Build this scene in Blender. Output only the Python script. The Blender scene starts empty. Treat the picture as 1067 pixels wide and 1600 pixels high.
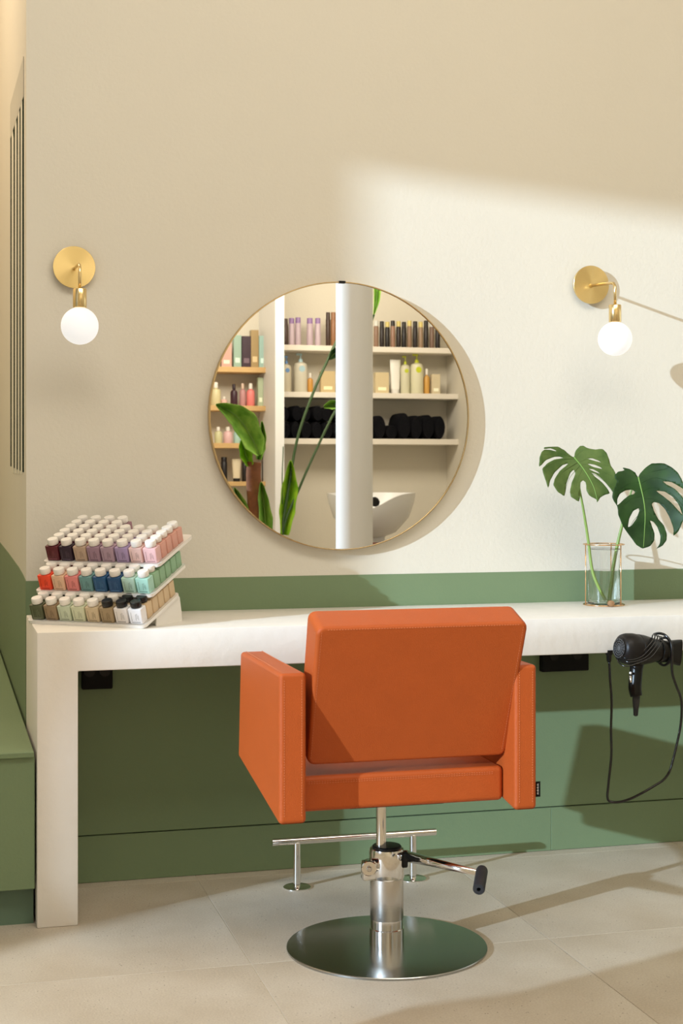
import bpy, bmesh, math, random
from mathutils import Vector, Matrix, geometry
random.seed(4)
R = math.radians
S = bpy.context.scene
col = S.collection

# ---------------------------------------------------------------- camera, world, sun, fill lights, exposure
F, CX, HZ, YAW, CH = 2360.0, 533.5, 731.5, R(14.97), 1.4
cd = bpy.data.cameras.new('camera'); cam = bpy.data.objects.new('camera', cd); col.objects.link(cam)
cam.location = (0, 0, CH); cam.rotation_euler = (R(90), 0, -YAW)
cd.sensor_width = 36; cd.lens = F / 1600 * 36; cd.shift_y = (HZ - 800) / 1600.0
cd.clip_start = 0.05
cd.dof.use_dof = True; cd.dof.focus_distance = 4.9; cd.dof.aperture_fstop = 7.0
S.camera = cam
S.view_settings.view_transform = 'Standard'; S.view_settings.look = 'None'
S.view_settings.gamma = 1; S.view_settings.use_curve_mapping = False
S.view_settings.exposure = 0.11

w = bpy.data.worlds.new('sky'); S.world = w; w.use_nodes = True
bg = w.node_tree.nodes['Background']; bg.inputs[0].default_value = (0.93, 0.96, 1.0, 1); bg.inputs[1].default_value = .6

K, M_ = 2.06, 0.575
SD = Vector((K, 1, -M_)).normalized()
sl = bpy.data.lights.new('sun', 'SUN'); sl.energy = 4.3; sl.angle = R(0.53); sl.color = (0.62, 0.80, 1.0)
so = bpy.data.objects.new('sun', sl); col.objects.link(so); so.rotation_euler = SD.to_track_quat('-Z', 'Y').to_euler()

def area(name, loc, rot, sx, sy, e, c):
    l = bpy.data.lights.new(name, 'AREA'); l.shape = 'RECTANGLE'; l.size = sx; l.size_y = sy; l.energy = e; l.color = c
    o = bpy.data.objects.new(name, l); col.objects.link(o); o.location = loc; o.rotation_euler = rot
    return o
area('fill_light', (1.4, 2.2, 4.55), (R(42), 0, 0), 4.4, 1.6, 105, (1.0, 0.935, 0.835))  # unseen area fill for the warm room light, tilted at the back wall
area('fill_light', (2.0, 0.9, 3.3), (R(-72), 0, 0), 2.6, .8, 82, (1.0, 0.92, 0.78))  # added fill aimed at the rear wall to brighten the mirror's view
area('fill_light', (-.6, 6.2, 4.72), (0, 0, 0), 1.0, 2.0, 60, (1.0, 0.80, 0.58))  # added warm fill for the recess wall in the alcove

# ---------------------------------------------------------------- helpers
def ray(u, v, t):
    r = (u - CX) / F
    return Vector((t * (math.sin(YAW) + math.cos(YAW) * r), t * (math.cos(YAW) - math.sin(YAW) * r), CH + (HZ - v) / F * t))
def atY(u, v, Y):
    r = (u - CX) / F
    return ray(u, v, Y / (math.cos(YAW) - math.sin(YAW) * r))
MY = 5.218                       # mirror glass plane
def mir(u, v, Yp):               # a point seen in the mirror, on the virtual plane Yp
    p = atY(u, v, Yp); p.y = 2 * MY - Yp
    return p
WY = 5.25

def nodes(name):
    m = bpy.data.materials.new(name); m.use_nodes = True
    nt = m.node_tree; return m, nt, nt.nodes['Principled BSDF']
def lin(c):
    return tuple((x / 255 / 12.92) if x / 255 <= .04045 else ((x / 255 + .055) / 1.055) ** 2.4 for x in c) + (1,)
def mat(name, rgb, rough=.5, metal=0, spec=.5, var=.0, scale=20, bump=0, bscale=60, coat=0, trans=0, ior=1.45, emit=0, srgb=False, aniso=0, sheen=0):
    m, nt, b = nodes(name)
    c = lin(rgb) if srgb else tuple(rgb) + (1,)
    b.inputs['Base Color'].default_value = c
    b.inputs['Roughness'].default_value = rough; b.inputs['Metallic'].default_value = metal
    b.inputs['Specular IOR Level'].default_value = spec; b.inputs['Coat Weight'].default_value = coat
    b.inputs['Transmission Weight'].default_value = trans; b.inputs['IOR'].default_value = ior
    b.inputs['Anisotropic'].default_value = aniso
    if emit:
        b.inputs['Emission Color'].default_value = c; b.inputs['Emission Strength'].default_value = emit
    tc = nt.nodes.new('ShaderNodeTexCoord')
    n = nt.nodes.new('ShaderNodeTexNoise'); n.inputs['Scale'].default_value = scale; n.inputs['Detail'].default_value = 6
    nt.links.new(tc.outputs['Object'], n.inputs['Vector'])
    if var:
        mx = nt.nodes.new('ShaderNodeMix'); mx.data_type = 'RGBA'
        mx.inputs[6].default_value = tuple(x * (1 - var) for x in c[:3]) + (1,)
        mx.inputs[7].default_value = tuple(min(1, x * (1 + var)) for x in c[:3]) + (1,)
        nt.links.new(n.outputs['Fac'], mx.inputs[0]); nt.links.new(mx.outputs[2], b.inputs['Base Color'])
    if bump:
        n2 = nt.nodes.new('ShaderNodeTexNoise'); n2.inputs['Scale'].default_value = bscale; n2.inputs['Detail'].default_value = 4
        nt.links.new(tc.outputs['Object'], n2.inputs['Vector'])
        bp = nt.nodes.new('ShaderNodeBump'); bp.inputs['Strength'].default_value = bump; bp.inputs['Distance'].default_value = .004
        nt.links.new(n2.outputs['Fac'], bp.inputs['Height']); nt.links.new(bp.outputs[0], b.inputs['Normal'])
    return m

def obj(name, me, m=None, parent=None, smooth=False, kind=None):
    if isinstance(me, bmesh.types.BMesh):
        bm = me; bmesh.ops.recalc_face_normals(bm, faces=bm.faces)
        me = bpy.data.meshes.new(name); bm.to_mesh(me); bm.free()
    if smooth:
        for p in me.polygons: p.use_smooth = True
        if smooth is not True:
            me.set_sharp_from_angle(angle=R(smooth))
    if m: me.materials.append(m)
    o = bpy.data.objects.new(name, me); col.objects.link(o)
    if parent: o.parent = parent
    if kind: o['kind'] = kind
    return o
def empty(name, loc=(0, 0, 0), rot=(0, 0, 0)):
    o = bpy.data.objects.new(name, None); col.objects.link(o); o.location = loc; o.rotation_euler = rot
    o.empty_display_size = .05
    return o
def tag(o, label, cat, group=None):
    o['label'] = label; o['category'] = cat
    if group: o['group'] = group
    return o

def box(bm, a, b, bev=0, seg=2, M=None):
    ax, ay, az = a; bx, by, bz = b
    vs = [bm.verts.new((x, y, z)) for z in (az, bz) for y in (ay, by) for x in (ax, bx)]
    fs = [bm.faces.new([vs[i] for i in f]) for f in ((0, 2, 3, 1), (4, 5, 7, 6), (0, 1, 5, 4), (2, 6, 7, 3), (0, 4, 6, 2), (1, 3, 7, 5))]
    if M:
        for v in vs: v.co = M @ v.co
    if bev:
        es = list({e for f in fs for e in f.edges})
        bmesh.ops.bevel(bm, geom=es, offset=bev, segments=seg, profile=.5, affect='EDGES')
    return bm
def prism(pts, axis, a, b, bev=0, seg=2, cap=None):
    """polygon pts extruded along axis 'x','y','z' from a to b"""
    bm = bmesh.new()
    def mk(p, h):
        return {'x': (h, p[0], p[1]), 'y': (p[0], h, p[1]), 'z': (p[0], p[1], h)}[axis]
    A = [bm.verts.new(mk(p, a)) for p in pts]; B = [bm.verts.new(mk(p, b)) for p in pts]
    bm.faces.new(A); bm.faces.new(B[::-1])
    n = len(pts)
    for i in range(n): bm.faces.new((A[i], B[i], B[(i + 1) % n], A[(i + 1) % n]))
    bmesh.ops.recalc_face_normals(bm, faces=bm.faces)
    if bev: bmesh.ops.bevel(bm, geom=list(bm.edges), offset=bev, segments=seg, profile=.5, affect='EDGES')
    return bm
def lathe(bm, prof, n=32, M=None, cap=True):
    """prof list of (r,h) spun about z"""
    rings = []
    for r, h in prof:
        ring = []
        for i in range(n):
            a = 2 * math.pi * i / n; co = Vector((r * math.cos(a), r * math.sin(a), h))
            ring.append(bm.verts.new(M @ co if M else co))
        rings.append(ring)
    for a, b in zip(rings, rings[1:]):
        for i in range(n): bm.faces.new((a[i], a[(i + 1) % n], b[(i + 1) % n], b[i]))
    if cap:
        bm.faces.new(rings[0][::-1]); bm.faces.new(rings[-1])
    return bm
def smoothpath(P, k=6):
    P = [Vector(p) for p in P]; out = []
    for i in range(len(P) - 1):
        p0 = P[max(i - 1, 0)]; p1 = P[i]; p2 = P[i + 1]; p3 = P[min(i + 2, len(P) - 1)]
        for j in range(k):
            t = j / k
            out.append(.5 * ((2 * p1) + (p2 - p0) * t + (2 * p0 - 5 * p1 + 4 * p2 - p3) * t * t + (3 * p1 - p0 - 3 * p2 + p3) * t ** 3))
    out.append(P[-1]); return out
def tube(bm, P, r, n=10, close=False, cap=True):
    P = [Vector(p) for p in P]; N = len(P)
    rs = r if isinstance(r, (list, tuple)) else [r] * N
    if len(rs) != N: rs = [rs[min(len(rs) - 1, int(i * (len(rs) - 1) / (N - 1) + .5))] if False else
                           rs[int(i * (len(rs) - 1) / (N - 1))] + (rs[min(len(rs) - 1, int(i * (len(rs) - 1) / (N - 1)) + 1)] - rs[int(i * (len(rs) - 1) / (N - 1))]) * ((i * (len(rs) - 1) / (N - 1)) % 1) for i in range(N)]
    T = []
    for i in range(N):
        a = P[(i - 1) % N if close else max(i - 1, 0)]; b = P[(i + 1) % N if close else min(i + 1, N - 1)]
        T.append((b - a).normalized())
    up = Vector((0, 0, 1)) if abs(T[0].z) < .9 else Vector((0, 1, 0))
    x = T[0].cross(up).normalized(); rings = []
    for i in range(N):
        x = (x - T[i] * x.dot(T[i])).normalized(); y = T[i].cross(x)
        rings.append([bm.verts.new(P[i] + (x * math.cos(2 * math.pi * j / n) + y * math.sin(2 * math.pi * j / n)) * rs[i]) for j in range(n)])
    L = N if close else N - 1
    for i in range(L):
        a = rings[i]; b = rings[(i + 1) % N]
        for j in range(n): bm.faces.new((a[j], a[(j + 1) % n], b[(j + 1) % n], b[j]))
    if cap and not close:
        bm.faces.new(rings[0][::-1]); bm.faces.new(rings[-1])
    return bm
def align(p, d):
    return Matrix.Translation(p) @ Vector(d).to_track_quat('Z', 'Y').to_matrix().to_4x4()
def sphere(bm, c, r, sc=(1, 1, 1), u=24, v=14):
    return bmesh.ops.create_uvsphere(bm, u_segments=u, v_segments=v, radius=r, matrix=Matrix.Translation(c) @ Matrix.Diagonal((*sc, 1)))

# ---------------------------------------------------------------- materials
m_wall = mat('cream_plaster_paint', (.71, .665, .565), .85, var=.02, scale=3, bump=.25, bscale=90, spec=.2)
m_green = mat('sage_green_paint', (.18, .25, .135), .55, var=.03, scale=4, bump=.12, bscale=120, spec=.35)
m_counter = mat('white_microcement', (.79, .75, .68), .5, var=.035, scale=5, bump=.5, bscale=22, spec=.4)
m_dark = mat('shadow_gap_black', (.01, .012, .008), .9, spec=.1)
m_ceil = mat('ceiling_white', (.82, .78, .7), .9)
m_out = mat('outside_render', (.45, .45, .44), .9)
m_orange = mat('tan_orange_leather', (.465, .088, .016), .45, var=.07, scale=14, bump=.35, bscale=420, spec=.3)
m_under = mat('seat_board', (.42, .20, .10), .6)
m_stitch = mat('stitch_thread', (.66, .22, .09), .7)
m_chrome = mat('polished_chrome', (.82, .80, .77), .10, 1)
m_brushed = mat('brushed_steel', (.62, .60, .57), .26, 1, bump=.05, bscale=200)
m_plate = mat('brushed_base_steel', (.40, .40, .38), .20, 1, aniso=.6)
m_brass = mat('polished_brass', (.84, .64, .32), .2, 1)
m_brass2 = mat('soft_brass_frame', (.62, .46, .24), .25, 1)
m_gold = mat('copper_gold_wire', (.78, .50, .27), .22, 1)
m_mirror = mat('mirror_silver', (.86, .84, .80), .0, 1)
m_black = mat('black_plastic', (.005, .0045, .004), .3, spec=.3)
m_blackr = mat('black_rubber', (.018, .018, .02), .6, bump=.3, bscale=300)
m_blackm = mat('matte_black_box', (.004, .004, .004), .6, spec=.2)
m_cord = mat('black_cord', (.003, .003, .003), .2, spec=.7)
m_grey = mat('dryer_shell_dark', (.010, .008, .007), .4, spec=.3)
m_white_acr = mat('cream_acrylic', (.86, .82, .76), .3, spec=.5, coat=.2)
m_cap = mat('ivory_cap', (.84, .80, .74), .35, bump=.0)
m_capb = mat('black_cap', (.01, .01, .01), .3)
m_white = mat('white_enamel', (.85, .85, .84), .25)
m_print = mat('label_print', (.5, .45, .42), .6)
m_towel = mat('black_towel', (.008, .008, .010), .95, bump=.6, bscale=150, spec=.1)
m_wood = mat('pine_shelf', (.62, .40, .17), .5, var=.12, scale=8)
m_shelf = mat('cream_shelf', (.80, .745, .65), .6)
m_pillar = mat('white_column_paint', (.84, .84, .83), .5)
m_stem = mat('petiole_green', (.22, .32, .075), .4, var=.15, scale=30)
m_stemb = mat('petiole_dark', (.045, .09, .03), .4)
m_bark = mat('banana_bark', (.20, .07, .025), .8, var=.5, scale=25, bump=.8, bscale=40)
m_vein = mat('leaf_vein', (.20, .36, .07), .45)

def floor_mat():
    m, nt, b = nodes('stone_floor_tile')
    tc = nt.nodes.new('ShaderNodeTexCoord')
    n1 = nt.nodes.new('ShaderNodeTexNoise'); n1.inputs['Scale'].default_value = 3.2; n1.inputs['Detail'].default_value = 8
    r1 = nt.nodes.new('ShaderNodeValToRGB')
    r1.color_ramp.elements[0].position = .3; r1.color_ramp.elements[0].color = (.48, .41, .31, 1)
    r1.color_ramp.elements[1].position = .7; r1.color_ramp.elements[1].color = (.59, .53, .43, 1)
    g = nt.nodes.new('ShaderNodeTexNoise'); g.inputs['Scale'].default_value = 170; g.inputs['Detail'].default_value = 3
    v = nt.nodes.new('ShaderNodeTexVoronoi'); v.inputs['Scale'].default_value = 55; v.inputs['Randomness'].default_value = 1
    vr = nt.nodes.new('ShaderNodeValToRGB'); vr.color_ramp.elements[0].position = .06; vr.color_ramp.elements[0].color = (.16, .12, .08, 1)
    vr.color_ramp.elements[1].position = .12; vr.color_ramp.elements[1].color = (1, 1, 1, 1)
    msk = nt.nodes.new('ShaderNodeTexNoise'); msk.inputs['Scale'].default_value = 7
    mr = nt.nodes.new('ShaderNodeValToRGB'); mr.color_ramp.elements[0].position = .44; mr.color_ramp.elements[1].position = .56
    for n in (n1, g, v, msk): nt.links.new(tc.outputs['Object'], n.inputs['Vector'])
    nt.links.new(n1.outputs['Fac'], r1.inputs[0]); nt.links.new(v.outputs['Distance'], vr.inputs[0]); nt.links.new(msk.outputs['Fac'], mr.inputs[0])
    mx = nt.nodes.new('ShaderNodeMix'); mx.data_type = 'RGBA'; mx.blend_type = 'MULTIPLY'
    nt.links.new(mr.outputs[0], mx.inputs[0]); nt.links.new(r1.outputs[0], mx.inputs[6]); nt.links.new(vr.outputs[0], mx.inputs[7])
    m2 = nt.nodes.new('ShaderNodeMix'); m2.data_type = 'RGBA'; m2.blend_type = 'OVERLAY'; m2.inputs[0].default_value = .25
    nt.links.new(mx.outputs[2], m2.inputs[6]); nt.links.new(g.outputs['Fac'], m2.inputs[7])
    nt.links.new(m2.outputs[2], b.inputs['Base Color'])
    b.inputs['Roughness'].default_value = .55; b.inputs['Specular IOR Level'].default_value = .35
    bp = nt.nodes.new('ShaderNodeBump'); bp.inputs['Strength'].default_value = .25; bp.inputs['Distance'].default_value = .002
    nt.links.new(g.outputs['Fac'], bp.inputs['Height']); nt.links.new(bp.outputs[0], b.inputs['Normal'])
    return m
m_floor = floor_mat()
m_grout = mat('pale_grout', (.74, .68, .57), .9)

def leaf_mat(name, c1, c2, edge=None):
    m, nt, b = nodes(name)
    tc = nt.nodes.new('ShaderNodeTexCoord'); n = nt.nodes.new('ShaderNodeTexNoise'); n.inputs['Scale'].default_value = 14; n.inputs['Detail'].default_value = 5
    nt.links.new(tc.outputs['Object'], n.inputs['Vector'])
    r = nt.nodes.new('ShaderNodeValToRGB'); r.color_ramp.elements[0].position = .35; r.color_ramp.elements[1].position = .68
    r.color_ramp.elements[0].color = c1 + (1,); r.color_ramp.elements[1].color = c2 + (1,)
    nt.links.new(n.outputs['Fac'], r.inputs[0]); nt.links.new(r.outputs[0], b.inputs['Base Color'])
    b.inputs['Roughness'].default_value = .5; b.inputs['Specular IOR Level'].default_value = .3; b.inputs['Subsurface Weight'].default_value = 0
    tr = nt.nodes.new('ShaderNodeBsdfTranslucent'); mx = nt.nodes.new('ShaderNodeMixShader'); mx.inputs[0].default_value = .18
    nt.links.new(r.outputs[0], tr.inputs[0]); out = nt.nodes['Material Output']
    nt.links.new(b.outputs[0], mx.inputs[1]); nt.links.new(tr.outputs[0], mx.inputs[2]); nt.links.new(mx.outputs[0], out.inputs[0])
    return m
m_leaf1 = leaf_mat('monstera_leaf_mid_green', (.06, .115, .022), (.13, .19, .045))
m_leaf2 = leaf_mat('monstera_leaf_deep_green', (.010, .038, .007), (.025, .075, .012))
m_banana = leaf_mat('banana_leaf', (.16, .36, .04), (.36, .58, .10))
m_banana2 = leaf_mat('banana_leaf_bright', (.22, .48, .02), (.42, .68, .04))

# ---------------------------------------------------------------- room shell
XL, XR, YB, ZC, XC = -1.8, 4.05, 2 * MY - 11.8, 4.8, .2918
bm = bmesh.new(); box(bm, (XL - .3, YB - .4, -.12), (5.0, 8.5, -.0018)); fl = obj('floor', bm, m_grout, kind='structure')
bm = bmesh.new(); box(bm, (-.449, -.449, -.0018), (.449, .449, 0), .0005, 1)
tile_me = None
for i in range(-2, 4):
    for j in range(-5, 2):
        x = .855 + .9 * i + .45; y = 4.185 + .9 * j + .45
        if x - .45 > XR or x + .45 < XL or y - .45 < YB - .3: continue
        if tile_me is None:
            t = obj('floor_tile', bm, m_floor, fl); tile_me = t.data
        else:
            t = obj('floor_tile', tile_me, None, fl)
        t.location = (x, y, 0)
        # tile reaching under the wall is trimmed by the wall solid itself
def wallbox(name, a, b, m=m_wall):
    bm = bmesh.new(); box(bm, a, b); return obj(name, bm, m, kind='structure')
wallbox('wall_back', (XC, WY, 0), (XR + .3, WY + .3, ZC))
wallbox('wall_recess', (XC, WY + .3, 0), (XC + .25, 8.2, ZC))
wallbox('wall_alcove_end', (XL - .3, 8.2, 0), (XC + .25, 8.5, ZC))
wallbox('wall_right', (XR, YB - .3, 0), (XR + .3, WY, ZC))
wallbox('wall_rear', (XL - .3, YB - .3, 0), (XR, YB, ZC))
wallbox('ceiling', (XL - .3, YB - .3, ZC), (XR + .3, 8.5, ZC + .2), m_ceil)
# left wall with a large window opening (Y,z polygons round the opening)
bm = prism([(YB - .3, 0), (8.5, 0), (8.5, ZC), (YB - .3, ZC), (YB - .3, 2), (1.5, 4.6), (7.9, 4.6), (7.9, .55), (2.24, .55), (2.24, .87), (2.12, .95), (2.05, 1.10), (1.92, 1.5), (1.5, 4.6), (YB - .3, 2)][:0] or
           [(2.24, 0), (8.5, 0), (8.5, ZC), (1.2, ZC), (1.2, 4.65), (4.6, 4.65), (4.6, .5), (2.24, .5)], 'x', XL - .12, XL)
obj('wall_left', bm, m_wall, kind='structure')
bm = prism([(-.72, 0), (2.24, 0), (2.24, .87), (2.12, .95), (2.05, 1.10), (1.92, 1.5), (1.5, 3.2), (1.2, 3.4), (1.2, ZC), (YB - .3, ZC), (YB - .3, 4.3), (-.72, 4.3)], 'x', XL - .12, XL)  # slanting edge shaped to throw shade on the near floor
obj('wall_left_front', bm, m_wall, kind='structure')
bm = bmesh.new(); box(bm, (XL - .12, YB - .3, 0), (XL, -.72, .9)); obj('wall_left_rear', bm, m_wall, kind='structure')
# street side: ground and an unseen blocker shaped to cut the sun patch
wallbox('ground', (-14, -16, -.3), (XL - .32, 12, -.15), m_out)
def shade_pt(Xw, zw, px=-10.0):
    s = (Xw - px) / K; return (WY - s, zw + M_ * s)
pts = [(-5, 9), (9, 9), (9, 1.84), (1.49, 2.515), (1.49, .9), (1.72, .62), (1.60, .2), (1.60, -.2), (1.8, -.5), (2.4, -3), (-5, -3)]
obj('sun_blocker', prism([shade_pt(*p) for p in pts], 'x', -10.5, -10.0), m_out, kind='structure')

# painted green band above the counter, and round the recess
bm = bmesh.new(); box(bm, (XC - .001, WY - .0015, .88), (XR, WY + .01, 1.0155)); obj('trim_1', bm, m_green, kind='structure')
bm = prism([(WY, .3), (8.2, .3), (8.2, 1.045), (6.5, 1.04), (5.7, 1.033), (5.4, 1.024), (WY, 1.0155)], 'x', XC - .0015, XC + .01)
obj('trim_2', bm, m_green, kind='structure')
# green wall panel under the counter with its baseboards
bm = bmesh.new(); box(bm, (.416, 5.150, .1605), (XR, WY, .777)); obj('wall_panel', bm, m_green, kind='structure')
bm = bmesh.new(); box(bm, (.415, 5.165, 0), (XR, WY, .1605)); obj('trim_3', bm, m_dark, kind='structure')
bb = 0
for a, b in ((.416, 2.1695), (2.1705, XR)):
    bm = bmesh.new(); box(bm, (a, 5.143, .001), (b, 5.166, .157), .001, 1); bb += 1
    o = obj('baseboard_back' if bb == 1 else 'baseboard_back.001', bm, m_green, kind='structure')

# slatted vent panel on the recess wall
def yw(u):
    r = (u - CX) / F; q = (math.sin(YAW) + math.cos(YAW) * r) / (math.cos(YAW) - math.sin(YAW) * r); return XC / q
m_slot = mat('vent_slot_dark_green', (.02, .03, .018), 1, spec=.0)
m_slat = mat('vent_slat_cream', (.74, .70, .58), 1, spec=0)
m_haze = mat('vent_pale_sheen', (.55, .52, .44), .6, spec=.2)
ve = empty('wall_vent', (XC, 5.9, 1.39))
tag(ve, 'tall narrow vent with dark vertical slots on the recessed wall at far left', 'vent')
def vp(name, us, z0, z1, off, m):
    bm = prism([(yw(us[0]) - 5.9, z0[0] - 1.39), (yw(us[1]) - 5.9, z0[1] - 1.39), (yw(us[1]) - 5.9, z1[1] - 1.39), (yw(us[0]) - 5.9, z1[0] - 1.39)], 'x', -off, .002)
    return obj(name, bm, m, ve)
vp('vent_back', (16.6, 37.4), (1.408, 1.385), (2.90, 2.84), .0010, m_slot)
for a, b in ((18.8, 21.8), (23.9, 26.6), (28.6, 31.1), (33.0, 35.5)):
    vp('slat', (a, b), (1.38, 1.38), (2.83, 2.70), .0018, m_slat)
vp('vent_top_sheen', (16.6, 37.4), (2.76, 2.70), (2.90, 2.84), .0022, m_haze)  # pale sheet puts the sheen over the slot tops into colour

# ---------------------------------------------------------------- bench in the alcove
be = empty('window_bench', (-.7, 4.7, 0)); tag(be, 'sage green built-in bench at the left edge beside the white counter leg', 'bench')
def child_box(name, a, b, m, par, org, bev=0, seg=1, smooth=False):
    bm = bmesh.new(); box(bm, [a[i] - org[i] for i in range(3)], [b[i] - org[i] for i in range(3)], bev, seg)
    return obj(name, bm, m, par, smooth)
bo = (-.7, 4.7, 0)
child_box('bench_top', (XL, 4.675, .520), (.2835, 8.2, .538), m_green, be, bo, .0025)
child_box('front_panel', (XL, 4.688, .118), (.286, 4.72, .520), m_green, be, bo, .001)
child_box('plinth', (XL, 4.735, 0), (.2850, 4.76, .118), mat('plinth_blue_green', (.12, .19, .13), .55), be, bo)
child_box('carcass', (XL, 4.76, 0), (.285, 8.2, .519), m_dark, be, bo)

# ---------------------------------------------------------------- counter (top and left leg are one cast piece)
bm = prism([(XC, 0), (.4155, 0), (.4155, .778), (XR - .002, .778), (XR - .002, .9), (XC, .9)], 'y', 4.675, WY - .002, .004, 2)
ct = obj('counter', bm, m_counter, smooth=35)
tag(ct, 'long white microcement counter with one square left leg along the wall', 'counter')

# ---------------------------------------------------------------- round mirror
mc = (1.3965, MY, 1.5866)
me_ = empty('round_mirror', (mc[0], WY, mc[2]))
tag(me_, 'large round wall mirror with thin brass frame reflecting shelves and plants', 'mirror')
def zy(prof, n=96, y0=0, cap=True):   # spin profile about the -Y axis
    bm = bmesh.new(); M = align((0, y0, 0), (0, -1, 0)); return lathe(bm, prof, n, M, cap)
d = WY - MY
obj('mirror_glass', zy([(.4755, d - .004), (.4755, d)]), m_mirror, me_)
obj('frame', zy([(.476, .001), (.480, .001), (.480, d + .005), (.4795, d + .006), (.4765, d + .006), (.476, d + .005), (.476, d - .004), (.476, .001)], cap=False), m_brass2, me_, 40)
bm = bmesh.new(); box(bm, (-.012, -d - .008, .474), (.012, -.002, .4825), .001, 1); obj('mounting_clip', bm, m_black, me_)

# ---------------------------------------------------------------- sconces
m_bulb, nt, b = nodes('opal_bulb_glow'); b.inputs['Base Color'].default_value = (.4, .4, .4, 1)
b.inputs['Emission Color'].default_value = (1, .97, .93, 1); b.inputs['Emission Strength'].default_value = .68
def brass_spun():
    m, nt, b = nodes('spun_brass_disc'); b.inputs['Base Color'].default_value = (.80, .62, .29, 1); b.inputs['Metallic'].default_value = 1
    b.inputs['Roughness'].default_value = .27; b.inputs['Anisotropic'].default_value = .75
    t = nt.nodes.new('ShaderNodeTangent'); t.direction_type = 'RADIAL'; t.axis = 'Y'; nt.links.new(t.outputs[0], b.inputs['Tangent'])
    return m
m_spun = brass_spun()
for x, lab in ((.4514, 'brass globe wall sconce left of the round mirror, above the bottle rack'),
               (2.365, 'brass globe wall sconce right of the round mirror, above the monstera leaves')):
    e = empty('wall_sconce', (x, WY, 2.087)); tag(e, lab, 'lamp', 'brass globe wall sconces')
    obj('backplate', zy([(.020, .0), (.020, .020), (.0705, .020), (.0715, .0205), (.0715, .0275), (.0710, .028)], 64), m_spun, e, 20)
    Ye = -.232
    P = [(0, -.027, -.004), (0, -.10, -.008), (0, Ye + .03, -.014), (0, Ye + .012, -.018), (0, Ye + .003, -.027), (0, Ye, -.045), (0, Ye, -.10)]
    obj('arm', tube(bmesh.new(), P, .0055, 12), m_brass, e, True)
    obj('knuckle', lathe(bmesh.new(), [(.008, 0), (.008, .012)], 16, align((0, -.027, -.004), (0, -1, 0))), m_brass, e, 40)
    obj('socket', lathe(bmesh.new(), [(.021, -.160), (.0225, -.158), (.0225, -.099), (.021, -.097)], 32, Matrix.Translation((0, Ye, 0))), m_brass, e, 40)
    bm = bmesh.new(); sphere(bm, (0, Ye, -.2195), .0615, u=40, v=24)
    obj('globe_bulb', bm, m_bulb, e, True)

# ---------------------------------------------------------------- power boxes under the counter
for (u0, u1, vb, lab) in ((128, 176, 1077, 'black power outlet box under the counter beside its left leg'), (847, 920, 1049, 'black power outlet box under the counter right of the orange chair')):
    a = atY(u0, vb, 5.12); b_ = atY(u1, vb, 5.12)
    cx = (a.x + b_.x) / 2; e = empty('power_box', (cx, 5.149, (a.z + b_.z) / 2)); tag(e, lab, 'outlet', 'black power boxes')
    hw = (b_.x - a.x) / 2; H = .777 - e.location.z
    bm = bmesh.new(); box(bm, (-hw, -.03, 0), (hw, 0, H), .003, 1); obj('housing', bm, m_blackm, e)
    for sx in (-.5, .5):
        bm = bmesh.new(); lathe(bm, [(.016, 0), (.018, .002), (.018, .004), (.012, .004)], 20, align((sx * hw, -.029, H * .5), (0, -1, 0))); obj('socket', bm, m_black, e, 40)
        bm = bmesh.new(); sphere(bm, (sx * hw, -.031, H - .012), .003, u=10, v=6); obj('screw', bm, m_chrome, e, True)

# ---------------------------------------------------------------- orange styling chair
CXX, CYY = 1.268, 4.230
ch = empty('salon_chair', (CXX, CYY, 0)); tag(ch, 'orange leather hydraulic salon chair on a round steel base, seen from behind', 'chair')
def L(x, y, z): return (x - CXX, y - CYY, z)
XA0, XA1, XB0, XB1 = .880, .954, 1.550, 1.615
prof = [(3.93 - CYY, .450), (3.945 - CYY, .447), (4.505 - CYY, .526), (4.470 - CYY, .848), (3.93 - CYY, .852)]
for x0, x1 in ((XA0, XA1), (XB0, XB1)):
    bm = prism(prof, 'x', x0 - CXX, x1 - CXX, .011, 4)
    a = obj('armrest', bm, m_orange, ch, True)
    st = bmesh.new()
    for xx in (x0 + .013, x1 - .013):      # stitching on the rear edge of the arm
        z = .470
        while z < .835:
            box(st, L(xx - .0006, 3.9288, z), L(xx + .0006, 3.9308, z + .0035)); z += .0072
        y = 3.95
        while y < 4.44:
            box(st, L(xx - .0006, y, .8505), L(xx + .0006, y + .0035, .8518)); y += .0072
    s = obj('stitching', st, m_stitch, a, kind='stuff')
# seat
bm = bmesh.new(); box(bm, L(XA1 + .001, 4.016, .458), L(XB0 - .001, 4.50, .556), .014, 4)
seat = obj('seat', bm, m_orange, ch, True)
st = bmesh.new(); x = .98
while x < 1.52:
    for zz in (.541, .536): box(st, L(x, 4.0145, zz), L(x + .004, 4.0168, zz + .0008))
    x += .0075
obj('stitching', st, m_stitch, seat, kind='stuff')
# backrest: tilted cushion
al = R(19)
Mb = Matrix.Translation((0, 4.008 - CYY, .597)) @ Matrix.Rotation(al, 4, 'X')
bm = bmesh.new()
xl, xr = .970 - CXX, 1.570 - CXX
bmesh.ops.create_cube(bm, size=1)
for v in bm.verts:
    v.co = Vector((xl if v.co.x < 0 else xr, 0 if v.co.y < 0 else .115, -.012 if v.co.z < 0 else .402))
    if v.co.z < 0: v.co.x += .006 if v.co.x < 0 else -.016
vert = [e for e in bm.edges if abs(e.verts[0].co.x - e.verts[1].co.x) < .001 and abs(e.verts[0].co.y - e.verts[1].co.y) > .05]
bmesh.ops.bevel(bm, geom=vert, offset=.022, segments=4, profile=.5, affect='EDGES')
bmesh.ops.bevel(bm, geom=[e for e in bm.edges if abs((e.verts[0].co.y) - e.verts[1].co.y) < .001], offset=.010, segments=3, profile=.5, affect='EDGES')
bmesh.ops.transform(bm, matrix=Mb, verts=bm.verts)
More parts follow.
